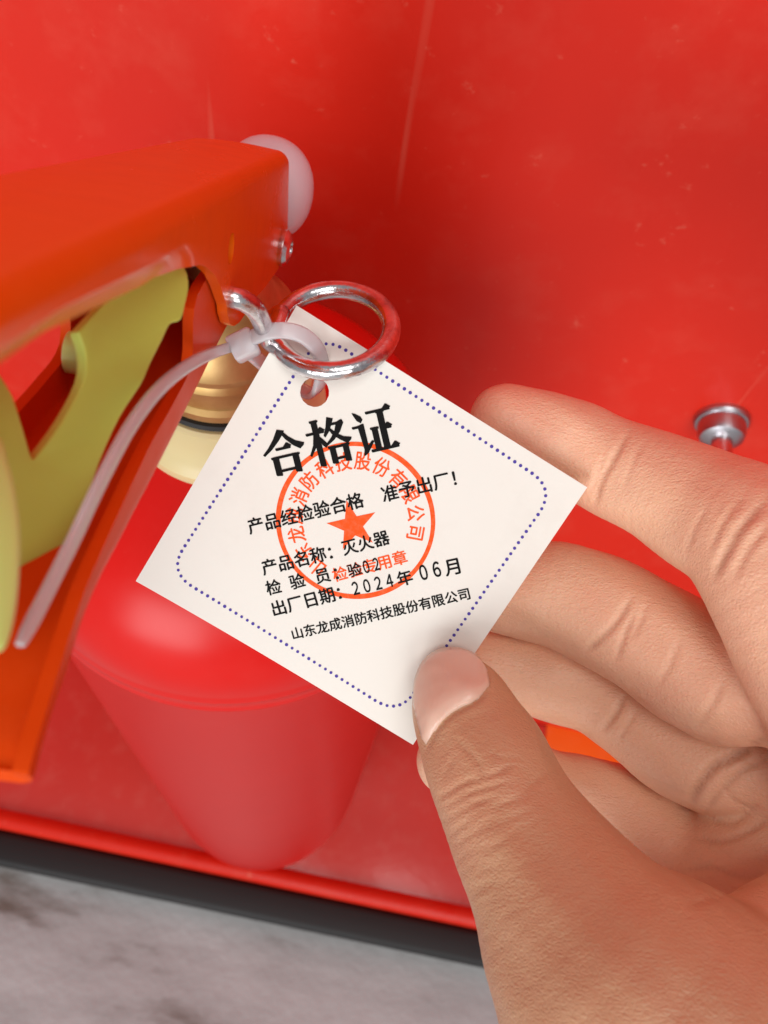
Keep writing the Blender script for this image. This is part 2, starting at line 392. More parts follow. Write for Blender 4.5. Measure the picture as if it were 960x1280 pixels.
lean_plate('grip_insert', ol, h2w(onh(105, 600, XR2 - 3.6)), HX * .78 + np.array([0, 0, .6]) - HY * .22, 1.6, M_green, .4)
ol = spline([(-50, 540), (0, 541), (13, 572), (22, 605), (29, 660), (29, 715), (24, 765), (15, 802), (5, 814), (-20, 815), (-60, 790), (-80, 640), (-50, 540)], 3)[:-1]
lean_plate('grip_pad', ol, h2w(onh(15, 680, XR2 - 1.0)), HX * .72 + np.array([0, 0, .7]), 3.0, M_lime, 1.2)
p0 = h2w(onh(86, 440, XL2 + 1))
pv, pf = tube_data([p0, p0 + np.array([2.6, 0.2, 0])], 2.6, 28); sp_ = mesh_obj('spacer', pv, pf, M_lime, ext)

# ------------------------------------------------------------------ safety pin with its ring
sp = empty('safety_pin', at(285, 372, 140)); tag(sp, 'chromed steel safety pin bent into a ring, pushed through the orange lever', 'pin')
path = [at(250, 356, 122.5), at(286, 370, 121.5), at(302, 375, 122), at(317, 385, 124.5), at(327, 402, 129.5), at(335, 424, 135)]
for a in np.arange(158, -176, -9.0):
    ar = math.radians(a); path.append(at(417 + 72 * math.cos(ar) + 3 * math.sin(ar), 413 + 50.5 * math.sin(ar) - 5 * math.cos(ar), 136.9 - 6.2 * math.sin(ar)))
path += [at(352, 392, 139.6), at(340, 399, 141.5)]
v, f = tube_data(spline(path, 5), 1.47, 24); mesh_obj('pin_ring', v, f, M_steel, sp, 60)

# ------------------------------------------------------------------ the paper tag
TW, TH = 52.0, 50.3
W4 = np.array([[0, 0], [TW, 0], [TW, TH], [0, TH]]); P4 = np.array([[372, 383], [735, 610], [515, 930], [172, 722]], float)
A = []
for (X, Y), (u, vv) in zip(W4, (P4 - [480, 640]) / F):
    A += [[X, Y, 1, 0, 0, 0, -u * X, -u * Y, -u], [0, 0, 0, X, Y, 1, -vv * X, -vv * Y, -vv]]
H = np.linalg.svd(np.array(A))[2][-1].reshape(3, 3)
if H[2, 2] < 0: H = -H
H /= math.sqrt(np.linalg.norm(H[:, 0]) * np.linalg.norm(H[:, 1]))
Hi = np.linalg.inv(H)
ea = H[:, 0] / np.linalg.norm(H[:, 0]); eb = H[:, 1] - ea * (H[:, 1] @ ea); eb /= np.linalg.norm(eb)
cen = H @ np.array([TW / 2, TH / 2, 1])
S2 = math.sqrt(.5)
er, eu = (ea - eb) * S2, -(ea + eb) * S2; en = np.cross(er, eu) * 1.0
# camera frame has y down: towards the camera is -z
if en[2] > 0: en = -en
RT = RW @ np.array([er, eu, en]).T
TM = Matrix.Identity(4); C0 = c2w(cen)
for i in range(3):
    for j in range(3): TM[i][j] = RT[i, j]
    TM[i][3] = C0[i] / 1000
def txy(px, py):
    q = Hi @ np.array([(px - 480) / F, (py - 640) / F, 1]); q = q[:2] / q[2] - [TW / 2, TH / 2]
    return np.array([(q[0] - q[1]) * S2, -(q[0] + q[1]) * S2])
def lift(xy):                                   # the card bows very slightly
    return .55 * (1 - (xy[0] ** 2 + xy[1] ** 2) / 36 ** 2) * 0.0 + .54 * (xy[0] / 36) ** 2 + 1.0 * max(0, (-xy[0] - 14) / 22) ** 2
tagE = bpy.data.objects.new('paper_tag', None); col.objects.link(tagE); tagE.matrix_world = TM; tagE.empty_display_size = .02
tag(tagE, 'square white inspection tag with black printing and a red round stamp, held in the hand', 'tag')
def flat_from_curve(name, loops, m, z0, z1, sub=True):
    cu = bpy.data.curves.new(name, 'CURVE'); cu.dimensions = '2D'; cu.fill_mode = 'BOTH'
    for lp in loops:
        s_ = cu.splines.new('POLY'); s_.points.add(len(lp) - 1); s_.use_cyclic_u = True
        for p_, (x, y) in zip(s_.points, lp): p_.co = (x / 1000, y / 1000, 0, 1)
    if z1 > z0: cu.extrude = (z1 - z0) / 2000
    tmp = bpy.data.objects.new('tmp', cu); col.objects.link(tmp); bpy.context.view_layer.update()
    me = bpy.data.meshes.new_from_object(tmp.evaluated_get(bpy.context.evaluated_depsgraph_get()))
    bpy.data.objects.remove(tmp); me.name = name
    return finish_flat(name, me, m, (z0 + z1) / 2)
def finish_flat(name, me, m, z):
    for v_ in me.vertices: v_.co.z += (z + lift((v_.co.x * 1000, v_.co.y * 1000))) / 1000
    me.materials.clear(); me.materials.append(m)
    o = bpy.data.objects.new(name, me); col.objects.link(o); o.parent = tagE
    return o
# card: gridded so that it can bow; round punched hole
hc = txy(394, 491); HR = 2.25
bm = bmesh.new()
cs = [txy(*p) for p in P4]
NG = 40
def corner_round(u, vv): return u, vv
for (z_) in (0.0, -.42):
    grid = {}
    for i in range(NG + 1):
        for j in range(NG + 1):
            a, b = i / NG, j / NG
            p = cs[0] * (1 - a) * (1 - b) + cs[1] * a * (1 - b) + cs[2] * a * b + cs[3] * (1 - a) * b
            grid[i, j] = p
    hcell = [(i, j) for i in range(NG) for j in range(NG) if np.linalg.norm((grid[i, j] + grid[i + 1, j + 1]) / 2 - hc) < HR + 1.0]
    vt = {}
    def gv(i, j):
        if (i, j) not in vt: p = grid[i, j]; vt[i, j] = bm.verts.new((p[0] / 1000, p[1] / 1000, (z_ + lift(p)) / 1000))
        return vt[i, j]
    for i in range(NG):
        for j in range(NG):
            if (i, j) in hcell: continue
            q = [gv(i, j), gv(i + 1, j), gv(i + 1, j + 1), gv(i, j + 1)]
            bm.faces.new(q if z_ == 0 else q[::-1])
    # stitch the circle to the ragged cell border
    be = [e for e in bm.edges if len(e.link_faces) == 1 and all(np.linalg.norm(np.array([v_.co.x, v_.co.y]) * 1000 - hc) < HR + 5 for v_ in e.verts) and all(abs(v_.co.z * 1000 - z_ - lift((v_.co.x * 1000, v_.co.y * 1000))) < .05 for v_ in e.verts)]
    bvs = {v_ for e in be for v_ in e.verts}
    bl = sorted(bvs, key=lambda v_: math.atan2(v_.co.y * 1000 - hc[1], v_.co.x * 1000 - hc[0]))
    cr = []
    for v_ in bl:
        a = math.atan2(v_.co.y * 1000 - hc[1], v_.co.x * 1000 - hc[0])
        p = (hc[0] + HR * math.cos(a), hc[1] + HR * math.sin(a)); cr.append(bm.verts.new((p[0] / 1000, p[1] / 1000, (z_ + lift(p)) / 1000)))
    for k in range(len(bl)):
        k2 = (k + 1) % len(bl); q = [bl[k], bl[k2], cr[k2], cr[k]]
        bm.faces.new(q if z_ == 0 else q[::-1])
    if z_ == 0: top_vt, top_cr = dict(vt), cr
    else: low_vt, low_cr = dict(vt), cr
for k in range(len(top_cr)):
    k2 = (k + 1) % len(top_cr); bm.faces.new([top_cr[k], top_cr[k2], low_cr[k2], low_cr[k]])
ring_ = [(i, 0) for i in range(NG)] + [(NG, j) for j in range(NG)] + [(i, NG) for i in range(NG, 0, -1)] + [(0, j) for j in range(NG, 0, -1)]
for a, b in zip(ring_, ring_[1:] + ring_[:1]): bm.faces.new([top_vt[a], top_vt[b], low_vt[b], low_vt[a]])
bmesh.ops.recalc_face_normals(bm, faces=bm.faces)
me = bpy.data.meshes.new('card'); bm.to_mesh(me); bm.free(); me.materials.append(M_card); me.shade_smooth(); me.set_sharp_from_angle(angle=math.radians(40))
card = bpy.data.objects.new('card', me); col.objects.link(card); card.parent = tagE
ZI, ZS = .06, .035
# dotted border with rounded corners
def border():
    q = [txy(*p) for p in ((402, 418), (696, 612), (497, 893), (211, 712))]
    pts = []; n = 4; R = 4.6
    for i in range(n):
        a, b, c = q[i - 1], q[i], q[(i + 1) % n]
        d1 = (a - b) / np.linalg.norm(a - b); d2 = (c - b) / np.linalg.norm(c - b)
        for s_ in np.linspace(0, 1, 12): pts.append((b + d1 * R) * (1 - s_) ** 2 + b * 2 * s_ * (1 - s_) + (b + d2 * R) * s_ ** 2)
    pts.append(pts[0]); pts = np.array(pts); L = np.concatenate([[0], np.cumsum(np.linalg.norm(np.diff(pts, axis=0), axis=1))])
    N = int(L[-1] / 1.06); out = []
    for k in range(N):
        s_ = L[-1] * k / N; out.append((np.interp(s_, L, pts[:, 0]), np.interp(s_, L, pts[:, 1])))
    return out
v, f = [], []
for x, y in border():
    n0 = len(v); rr = .262 * random.uniform(.9, 1.08)
    v += [((x + rr * math.cos(a)) / 1000, (y + rr * math.sin(a)) / 1000, 0) for a in np.arange(10) * math.pi / 5]; f.append(tuple(range(n0, n0 + 10)))
me = bpy.data.meshes.new('dotted_border'); me.from_pydata(v, [], f); finish_flat('dotted_border', me, M_purple, ZI)
# lettering
def text_mesh(s_, bold=0.0):
    cu = bpy.data.curves.new('t', 'FONT'); cu.body = s_; cu.size = 1; cu.offset = bold; cu.resolution_u = 5
    tmp = bpy.data.objects.new('tmp', cu); col.objects.link(tmp); bpy.context.view_layer.update()
    me = bpy.data.meshes.new_from_object(tmp.evaluated_get(bpy.context.evaluated_depsgraph_get())); bpy.data.objects.remove(tmp)
    return me
def embolden(me, dx):
    bm = bmesh.new(); bm.from_mesh(me); g0 = list(bm.verts) + list(bm.edges) + list(bm.faces)
    for i, (ox, oy) in enumerate(((dx, 0), (dx * .5, dx * .8))):
        r = bmesh.ops.duplicate(bm, geom=g0)
        for q in r['geom']:
            if isinstance(q, bmesh.types.BMVert): q.co.x += ox; q.co.y += oy; q.co.z += 3e-4 * (i + 1)
    bm.to_mesh(me); bm.free()
def put_text(name, s_, pl, pr, m, z=ZI, bold=.045, tall=1.0):
    me = text_mesh(s_, 0.0); embolden(me, bold); xs = [v_.co.x for v_ in me.vertices]; ys = [v_.co.y for v_ in me.vertices]
    a, b = txy(*pl), txy(*pr); d = b - a; L = np.linalg.norm(d); k = L / (max(xs) - min(xs)); d /= L; n = np.array([-d[1], d[0]])
    x0, y0 = min(xs), min(ys)
    for v_ in me.vertices:
        p = a + d * (v_.co.x - x0) * k + n * (v_.co.y - y0) * k * tall; v_.co = (p[0] / 1000, p[1] / 1000, v_.co.z * k / 1000)
    return finish_flat(name, me, m, z)
put_text('printed_text', '产品经检验合格', (312, 668), (457, 634), M_black)
put_text('printed_text', '准予出厂！', (480, 629), (573, 608), M_black)
put_text('printed_text', '产品名称：', (329, 719), (417, 699), M_black)
put_text('printed_text', '灭火器', (430, 695), (489, 680), M_black)
put_text('printed_text', '检', (334, 744), (353, 740), M_black)
put_text('printed_text', '验', (364, 737), (383, 732), M_black)
put_text('printed_text', '员', (396, 730), (414, 726), M_black)
put_text('printed_text', '：', (420, 724), (424, 723), M_black)
put_text('printed_text', '验', (437, 722), (454, 717), M_black)
put_text('printed_text', '０２', (456, 717), (476, 712), M_black, tall=1.6)
put_text('printed_text', '出厂日期：', (342, 770), (428, 749), M_black)
put_text('printed_text', '２０２４', (442, 744), (493, 733), M_black, tall=1.5)
put_text('printed_text', '年', (499, 734), (518, 729), M_black)
put_text('printed_text', '０６', (527, 726), (553, 720), M_black, tall=1.5)
put_text('printed_text', '月', (558, 721), (577, 717), M_black)
put_text('printed_text', '山东龙成消防科技股份有限公司', (366, 799), (589, 749), M_black)
# title in a heavy serif cut: thick uprights, thin bars with triangular ends
def bar(x0, x1, y, t_=4.2, tri=True):
    o_ = [[(x0, y), (x1, y), (x1, y + t_), (x0, y + t_)]]
    if tri: o_.append([(x1 - 16, y + t_ - .3), (x1, y + t_ - .3), (x1 + 3, y + t_ + 1), (x1 - 6, y + t_ + 9)])
    return o_
def stem(x, y0, y1, w_=13): return [[(x, y0), (x + w_, y0 - 2), (x + w_, y1), (x, y1)], [(x - 3, y1 - 4), (x + w_ + 3, y1 - 4), (x + w_ + 3, y1), (x - 3, y1)]]
def dab(*p): return [list(p)]
G = {}
G['合'] = (dab((46, 97), (60, 92), (56, 86), (42, 72), (22, 56), (3, 45), (1, 48), (16, 60), (32, 77))
          + dab((50, 90), (57, 90), (66, 78), (80, 66), (99, 57), (97, 52), (88, 46), (74, 56), (60, 72))
          + bar(32, 66, 52, 4.5) + stem(20, -3, 38, 13) + stem(67, -3, 38, 13) + bar(22, 76, 34, 4.5, False) + bar(22, 76, 3, 4.5, False))
G['格'] = (bar(1, 42, 68, 4.5) + stem(18, -4, 98, 12) + dab((18, 66), (12, 44), (0, 24), (2, 21), (20, 44), (26, 62))
          + dab((29, 62), (34, 56), (44, 42), (40, 34), (34, 40), (29, 54))
          + dab((57, 99), (69, 94), (64, 84), (54, 68), (43, 57), (41, 60), (50, 78))
          + bar(57, 83, 80, 4.2, False) + dab((76, 84), (88, 88), (90, 80), (78, 62), (62, 48), (40, 36), (40, 39), (56, 52), (68, 66))
          + dab((54, 74), (58, 74), (70, 60), (84, 50), (101, 45), (99, 40), (90, 34), (74, 46), (60, 60))
          + stem(47, -4, 34, 12) + stem(78, -4, 34, 12) + bar(50, 84, 29, 4.2, False) + bar(50, 84, 3, 4.2, False))
G['证'] = (dab((8, 95), (14, 92), (24, 84), (27, 76), (22, 70), (15, 76), (10, 88))
          + bar(1, 27, 60, 4.2, False) + dab((14, 64), (27, 67), (27, 16), (40, 27), (42, 24), (24, 2), (14, -3), (18, 10))
          + bar(38, 93, 86, 4.5) + stem(63, 3, 88, 13) + bar(72, 88, 46, 4.5) + stem(44, 3, 54, 12) + bar(33, 96, 1, 5))
a_, b_ = txy(336, 597), txy(503, 560); d_ = b_ - a_; L_ = np.linalg.norm(d_); d_ /= L_; n_ = np.array([-d_[1], d_[0]])
for i, ch in enumerate('合格证'):
    k = L_ / 3.16 / 100; off = i * L_ / 3.0 * 1.02; v, f = [], []
    zz = 0
    for poly in G[ch]:
        n0 = len(v)
        for x, y in poly:
            p = a_ + d_ * (off + x * k) + n_ * (y * k * 1.03 + .2); v.append((p[0] / 1000, p[1] / 1000, zz))
        f.append(tuple(range(n0, len(v)))); zz += 4e-7
    me = bpy.data.meshes.new('title_character'); nv = len(v); dd = [(.11, .0), (-.05, .06), (.05, -.06)]
    v = v + [(x + ox / 1000, y + oy / 1000, z + 4e-7 * (k2 + 1) * 40) for k2, (ox, oy) in enumerate(dd) for x, y, z in v]; f = f + [tuple(q + nv * (k2 + 1) for q in fc) for k2 in range(3) for fc in f]
    me.from_pydata(v, [], f); finish_flat('title_character', me, M_black, ZI)
# round stamp
sc_ = txy(444, 652); RO = np.linalg.norm(txy(543, 634) - sc_)
v, f = [], []; n = 120
for k in range(n):
    a = 2 * math.pi * k / n
    for r in (RO, RO - .74 - .08 * math.sin(3 * a)): v.append(((sc_[0] + r * math.cos(a)) / 1000, (sc_[1] + r * math.sin(a)) / 1000, 0))
f = [(2 * k, (2 * k + 2) % (2 * n), (2 * k + 3) % (2 * n), 2 * k + 1) for k in range(n)]
stampE = bpy.data.objects.new('round_stamp', bpy.data.meshes.new('round_stamp')); bpy.data.objects.remove(stampE)
me = bpy.data.meshes.new('stamp_ring'); me.from_pydata(v, [], f); stamp = finish_flat('stamp_ring', me, M_stamp, ZS)
ss = txy(441, 657); v = []
for k in range(10):
    a = math.pi / 2 + k * math.pi / 5; r = 4.15 if k % 2 == 0 else 1.62
    v.append(((ss[0] + r * math.cos(a)) / 1000, (ss[1] + r * math.sin(a)) / 1000, 0))
v.append((ss[0] / 1000, ss[1] / 1000, 0))
me = bpy.data.meshes.new('stamp_star'); me.from_pydata(v, [], [(k, (k + 1) % 10, 10) for k in range(10)]); finish_flat('stamp_star', me, M_stamp, ZS)
s14 = '山东龙成消防科技股份有限公司'
p0, p1 = txy(392, 713) - sc_, txy(525, 667) - sc_
a0 = math.atan2(p0[1], p0[0]); a1 = math.atan2(p1[1], p1[0])
if a0 < 0: a0 += 2 * math.pi
RT_ = RO * .765
for i, ch in enumerate(s14):
    a = a0 + (a1 - a0) * i / 13; me = text_mesh(ch, 0.0); embolden(me, .038)
    xs = [q.co.x for q in me.vertices]; ys = [q.co.y for q in me.vertices]; cx, cy = .5, (.88 - .12) / 2
    cx = (max(xs) + min(xs)) / 2; cy = (max(ys) + min(ys)) / 2
    k = 2.85 / .93; rx_, ry_ = np.array([math.sin(a), -math.cos(a)]), np.array([math.cos(a), math.sin(a)])
    for q in me.vertices:
        p = sc_ + ry_ * (RT_ + (q.co.y - cy) * k) + rx_ * (q.co.x - cx) * k * .86; q.co = (p[0] / 1000, p[1] / 1000, q.co.z * k / 1000)
    finish_flat('stamp_character', me, M_stamp, ZS)
put_text('stamp_text', '检验专用章', (418, 728), (511, 704), M_stamp, ZS)

# ------------------------------------------------------------------ zip tie
zt = empty('zip_tie', at(305, 431, 134)); tag(zt, 'translucent white nylon zip tie looped through the tag hole and round the steel ring', 'zip tie')
side = RW @ np.array([0.2, 1, 0.1])
def ov(px, py, dx): return h2w(onh(px, py, XR2 + dx))
tail = spline([at(300, 432, 133), at(285, 435, 132.5), ov(262, 443, 2.2), ov(232, 459, 1.7), ov(200, 485, 1.5), ov(165, 530, .9), ov(128, 598, .2), ov(93, 672, -.6), ov(58, 742, -1), ov(25, 806, -1.2)], 6)
wt = np.concatenate([np.linspace(.80, .66, len(tail) - 3), [.6, .5, .3]])
nrm = RW @ np.array([.75, .65, 0])
v, f = tube_data(tail, wt, 16, .38, side=nrm); mesh_obj('tail', v, f, M_tie, zt, 60)
loop = spline([at(306, 428, 133), at(325, 418, 131.5), at(350, 413, 130.5), at(376, 418, 131), at(395, 434, 132.5), at(403, 455, 134.3), at(401, 474, 136.2), at(396, 488, 138.8), at(388, 492, 141.5), at(370, 484, 143.5), at(348, 470, 143), at(328, 454, 140), at(312, 440, 136)], 6)
v, f = tube_data(loop, 1.25, 16, .5, side=RW @ np.array([-.4, .9, .2])); mesh_obj('loop', v, f, M_tie, zt, 60)
hx, hy_, hz_ = RW @ np.array([.93, -.35, 0]), RW @ np.array([.35, .93, 0]), RW @ np.array([0, 0, 1.0])
c_ = at(304, 432, 133.3); v = []
for dz in (-1.7, 1.7):
    for dx, dy in ((-2.2, -1.9), (1.9, -2.3), (2.2, 1.9), (-1.7, 2.3)): v.append(c_ + hx * dx + hy_ * dy + hz_ * dz)
hd_ = mesh_obj('head', v, [(0, 3, 2, 1), (4, 5, 6, 7), (0, 1, 5, 4), (1, 2, 6, 5), (2, 3, 7, 6), (3, 0, 4, 7)], M_tie, zt, None)
b = hd_.modifiers.new('b', 'BEVEL'); b.width = .0006; b.segments = 3; bake(hd_); hd_.data.shade_smooth()

# ------------------------------------------------------------------ the hand: one continuous skin from a distance field
def J(px, py, z, r): return [(px - 480) / F * z, (py - 640) / F * z, z, r]
thumb = [J(566, 862, 138.6, 6.1), J(579, 890, 137.2, 7.7), J(597, 929, 134.8, 8.8), J(614, 966, 132, 9.55), J(645, 1030, 128, 10.1), J(690, 1108, 123, 11.7), J(752, 1205, 117, 15), J(832, 1305, 113, 20), J(930, 1420, 114, 25), J(1030, 1560, 122, 27)]
index = [J(631, 521, 144.4, 5.5), J(668, 540, 145.2, 6.9), J(720, 562, 145, 7.8), J(766, 583, 143, 8.0), J(825, 610, 139, 8.7), J(885, 640, 134.5, 9.6), J(938, 672, 129, 10.3), J(988, 745, 124, 11.0), J(1040, 835, 123, 11.6), J(1095, 950, 128, 12.6), J(1120, 1080, 134, 14)]
middle = [J(590, 728, 151, 6.3), J(648, 738, 152, 8.1), J(712, 748, 149.5, 9.2), J(775, 775, 145.5, 9.3), J(838, 812, 141.5, 9.7), J(895, 848, 138, 9.9), J(955, 852, 135, 9.6), J(1025, 870, 132, 10.6), J(1090, 980, 134, 12), J(1100, 1100, 138, 14)]
ringf = [J(605, 832, 157.5, 6.2), J(672, 842, 157.5, 7.9), J(742, 858, 156, 8.2), J(786, 887, 153.5, 8.2), J(835, 925, 150, 8.5), J(885, 950, 147, 8.6), J(950, 958, 145, 9.4), J(1030, 1000, 143, 12), J(1080, 1090, 144, 14)]
pinky = [J(562, 951, 155, 5.9), J(620, 968, 157.3, 7.0), J(690, 995, 158.5, 7.9), J(760, 1012, 157, 8.5), J(815, 1050, 153.5, 9.2), J(865, 1110, 149, 10.5), J(940, 1180, 146, 13)]
palm = [J(1075, 985, 146, 17), J(990, 1085, 149, 19), J(930, 1190, 147, 21), J(960, 1330, 145, 25), J(1020, 1480, 142, 27), J(1060, 1570, 140, 27)]
fold = [J(1100, 1170, 130, 14), J(1022, 1222, 121, 14), J(960, 1300, 117, 17), J(900, 1360, 118, 20)]
VX = .38
lo = np.array([3.0, -26.0, 92.0]); hi = np.array([92.0, 142.0, 175.0])
nx, ny, nz = (np.ceil((hi - lo) / VX)).astype(int) + 1
gx = (lo[0] + VX * np.arange(nx)).astype(np.float32); gy = (lo[1] + VX * np.arange(ny)).astype(np.float32); gz = (lo[2] + VX * np.arange(nz)).astype(np.float32)
BIG = 6.0
field = np.full((nx, ny, nz), BIG, np.float32); tone = np.zeros((nx, ny, nz), np.float32)
def chain_field(ch):
    pts = spline(ch, 5); out = np.full((nx, ny, nz), BIG, np.float32) if False else None
    rmax = pts[:, 3].max() + 3
    l_ = np.clip(((pts[:, :3].min(0) - rmax - lo) / VX).astype(int), 0, [nx, ny, nz]); h_ = np.clip(((pts[:, :3].max(0) + rmax - lo) / VX).astype(int) + 1, 0, [nx, ny, nz])
    sl0 = tuple(slice(a, b) for a, b in zip(l_, h_)); sub = np.full(tuple(h_ - l_), BIG, np.float32)
    for a, b in zip(pts[:-1], pts[1:]):
        m_ = max(a[3], b[3]) + 3
        s0 = np.clip(((np.minimum(a[:3], b[:3]) - m_ - lo) / VX).astype(int), l_, h_); s1 = np.clip(((np.maximum(a[:3], b[:3]) + m_ - lo) / VX).astype(int) + 1, l_, h_)
        if (s1 <= s0).any(): continue
        X = gx[s0[0]:s1[0], None, None] - a[0]; Y = gy[None, s0[1]:s1[1], None] - a[1]; Z = gz[None, None, s0[2]:s1[2]] - a[2]
        ba = (b - a)[:3]; L2 = float(ba @ ba); hh = np.clip((X * ba[0] + Y * ba[1] + Z * ba[2]) / L2, 0, 1)
        d = np.sqrt((X - ba[0] * hh) ** 2 + (Y - ba[1] * hh) ** 2 + (Z - ba[2] * hh) ** 2) - (a[3] + (b[3] - a[3]) * hh)
        v_ = sub[s0[0] - l_[0]:s1[0] - l_[0], s0[1] - l_[1]:s1[1] - l_[1], s0[2] - l_[2]:s1[2] - l_[2]]
        np.minimum(v_, d.astype(np.float32), out=v_)
    return sl0, sub
def add_chain(ch, k, tn=0):
    sl, sub = chain_field(ch); a = field[sl]
    hh = np.clip(.5 + .5 * (a - sub) / k, 0, 1)
    field[sl] = a * (1 - hh) + sub * hh - k * hh * (1 - hh)
    tone[sl] = tone[sl] * (1 - hh) + tn * hh
add_chain(palm, 2, .25); add_chain(pinky, 1.2, .05); add_chain(ringf, .7); add_chain(middle, .7); add_chain(index, .7); add_chain(fold, 1.5, .3); add_chain(thumb, .9, 1)
# low, uneven fullness of flesh
XX, YY, ZZ = gx[:, None, None], gy[None, :, None], gz[None, None, :]
field += (.22 * np.sin(XX * .35 + 1.2 * np.sin(YY * .21)) * np.sin(YY * .31 + .7) + .12 * np.sin(XX * .8 + ZZ * .5) * np.sin(YY * .7 + 2 + ZZ * .3)).astype(np.float32)
def trace(px, py):
    d = np.array([(px - 480) / F, (py - 640) / F, 1.0]); best = (9, None)
    zz = np.arange(95, 172, .2); P = d[None] * zz[:, None]; I = ((P - lo) / VX)
    ok = ((I >= 0) & (I < np.array([nx, ny, nz]) - 1)).all(1); zz, I = zz[ok], I[ok]
    i0 = I.astype(int); fr = I - i0; val = 0
    for a in (0, 1):
        for b in (0, 1):
            for c in (0, 1):
                wgt = (fr[:, 0] if a else 1 - fr[:, 0]) * (fr[:, 1] if b else 1 - fr[:, 1]) * (fr[:, 2] if c else 1 - fr[:, 2])
                val = val + wgt * field[i0[:, 0] + a, i0[:, 1] + b, i0[:, 2] + c]
    hit = np.where(val < 0)[0]
    k = hit[0] if len(hit) else int(np.argmin(val))
    return d * zz[k]
def grad(p):
    i = np.clip(np.round((p - lo) / VX).astype(int), 2, np.array([nx, ny, nz]) - 3); g_ = []
    for ax in range(3):
        e = np.zeros(3, int); e[ax] = 2; g_.append(field[tuple(i + e)] - field[tuple(i - e)])
    g_ = np.array(g_); return g_ / (np.linalg.norm(g_) + 1e-9)
# the nail is sampled before creases are pressed in
nail_tip = spline([(520, 880), (523, 851), (533, 830), (549, 818), (570, 815), (592, 822), (606, 838)], 4)
nail_cut = spline([(533, 934), (541, 914), (555, 896), (572, 884), (590, 875), (602, 866), (610, 856)], 4)
NU, NV = len(nail_tip), 15; ng = []
for j in range(NV):
    s_ = j / (NV - 1)
    for i in range(NU):
        q = nail_tip[i] * (1 - s_) + nail_cut[i] * s_; p = trace(*q); ng.append((p, grad(p), i, j))
creases = []
def crease(pts, amp=.45, wd=.55): creases.append((pts, amp * (.95 if pts[0][0] < 660 and pts[0][1] > 900 else 1.25), wd * .85))
# finger creases (soft side) and knuckle wrinkles (thumb)
crease([(785, 540), (768, 572), (752, 600), (743, 632)], .55, .6); crease([(757, 566), (746, 596), (738, 618)], .25, .45)
crease([(802, 552), (790, 582), (778, 618)], .16, .5)
crease([(960, 622), (926, 660), (905, 695), (892, 722)], .7, .7); crease([(930, 618), (905, 652), (886, 690)], .35, .5); crease([(885, 632), (868, 662), (856, 694)], .3, .5); crease([(960, 655), (934, 690), (918, 720)], .35, .6)
crease([(790, 745), (772, 775), (748, 800), (732, 812)], .55, .6); crease([(792, 768), (780, 796), (770, 826)], .45, .5); crease([(812, 745), (800, 778), (790, 800)], .2, .5)
crease([(782, 868), (769, 893), (752, 914)], .6, .6); crease([(800, 878), (786, 905), (772, 926)], .25, .45)
crease([(850, 800), (838, 830), (822, 858)], .2, .6); crease([(905, 850), (890, 880), (870, 912)], .25, .6)
crease([(962, 915), (925, 942), (893, 958), (872, 985), (860, 1010)], .9, .8); crease([(962, 950), (930, 962), (900, 990), (880, 1015)], .5, .6)
crease([(866, 1046), (900, 1052), (935, 1040), (962, 1022)], .5, .6); crease([(905, 985), (925, 1005), (955, 1012)], .35, .5); crease([(850, 1090), (890, 1085), (930, 1098), (960, 1090)], .35, .6)
crease([(880, 1020), (915, 1030), (950, 1000)], .3, .5); crease([(862, 1130), (900, 1120), (940, 1105)], .3, .6)
crease([(568, 924), (586, 940), (598, 955), (602, 972)], .38, .45); crease([(602, 972), (622, 966), (642, 954)], .32, .5)
crease([(540, 1002), (560, 990), (582, 978), (606, 972)], .4, .45); crease([(541, 1014), (563, 1004), (590, 990), (618, 982), (640, 976)], .32, .42)
crease([(545, 1030), (565, 1020), (592, 1004), (612, 998)], .34, .42); crease([(549, 1046), (572, 1036), (598, 1018)], .25, .42)
crease([(553, 1062), (578, 1050), (604, 1036), (640, 1022)], .25, .45); crease([(558, 1082), (585, 1066), (620, 1052)], .2, .45)
crease([(563, 1100), (590, 1084), (615, 1078)], .18, .45); crease([(612, 938), (628, 948), (646, 944)], .2, .4); crease([(655, 990), (672, 975), (690, 962)], .18, .5)
crease([(566, 948), (560, 962), (552, 972)], .22, .4); crease([(618, 1010), (640, 1000), (668, 990)], .2, .45); crease([(570, 1125), (600, 1108), (640, 1100)], .15, .5)
rs = np.random.RandomState(9)
for k in range(34):                                     # finer skin folds below the thumb joint
    x0 = rs.uniform(548, 640); y0 = rs.uniform(985, 1150); 
    x0 = max(x0, 545 + (y0 - 1000) * .28); l_ = rs.uniform(22, 52)
    crease([(x0, y0), (x0 + l_ * .5, y0 - l_ * .25 + rs.uniform(-3, 3)), (x0 + l_, y0 - l_ * .45)], rs.uniform(.05, .11), .36)
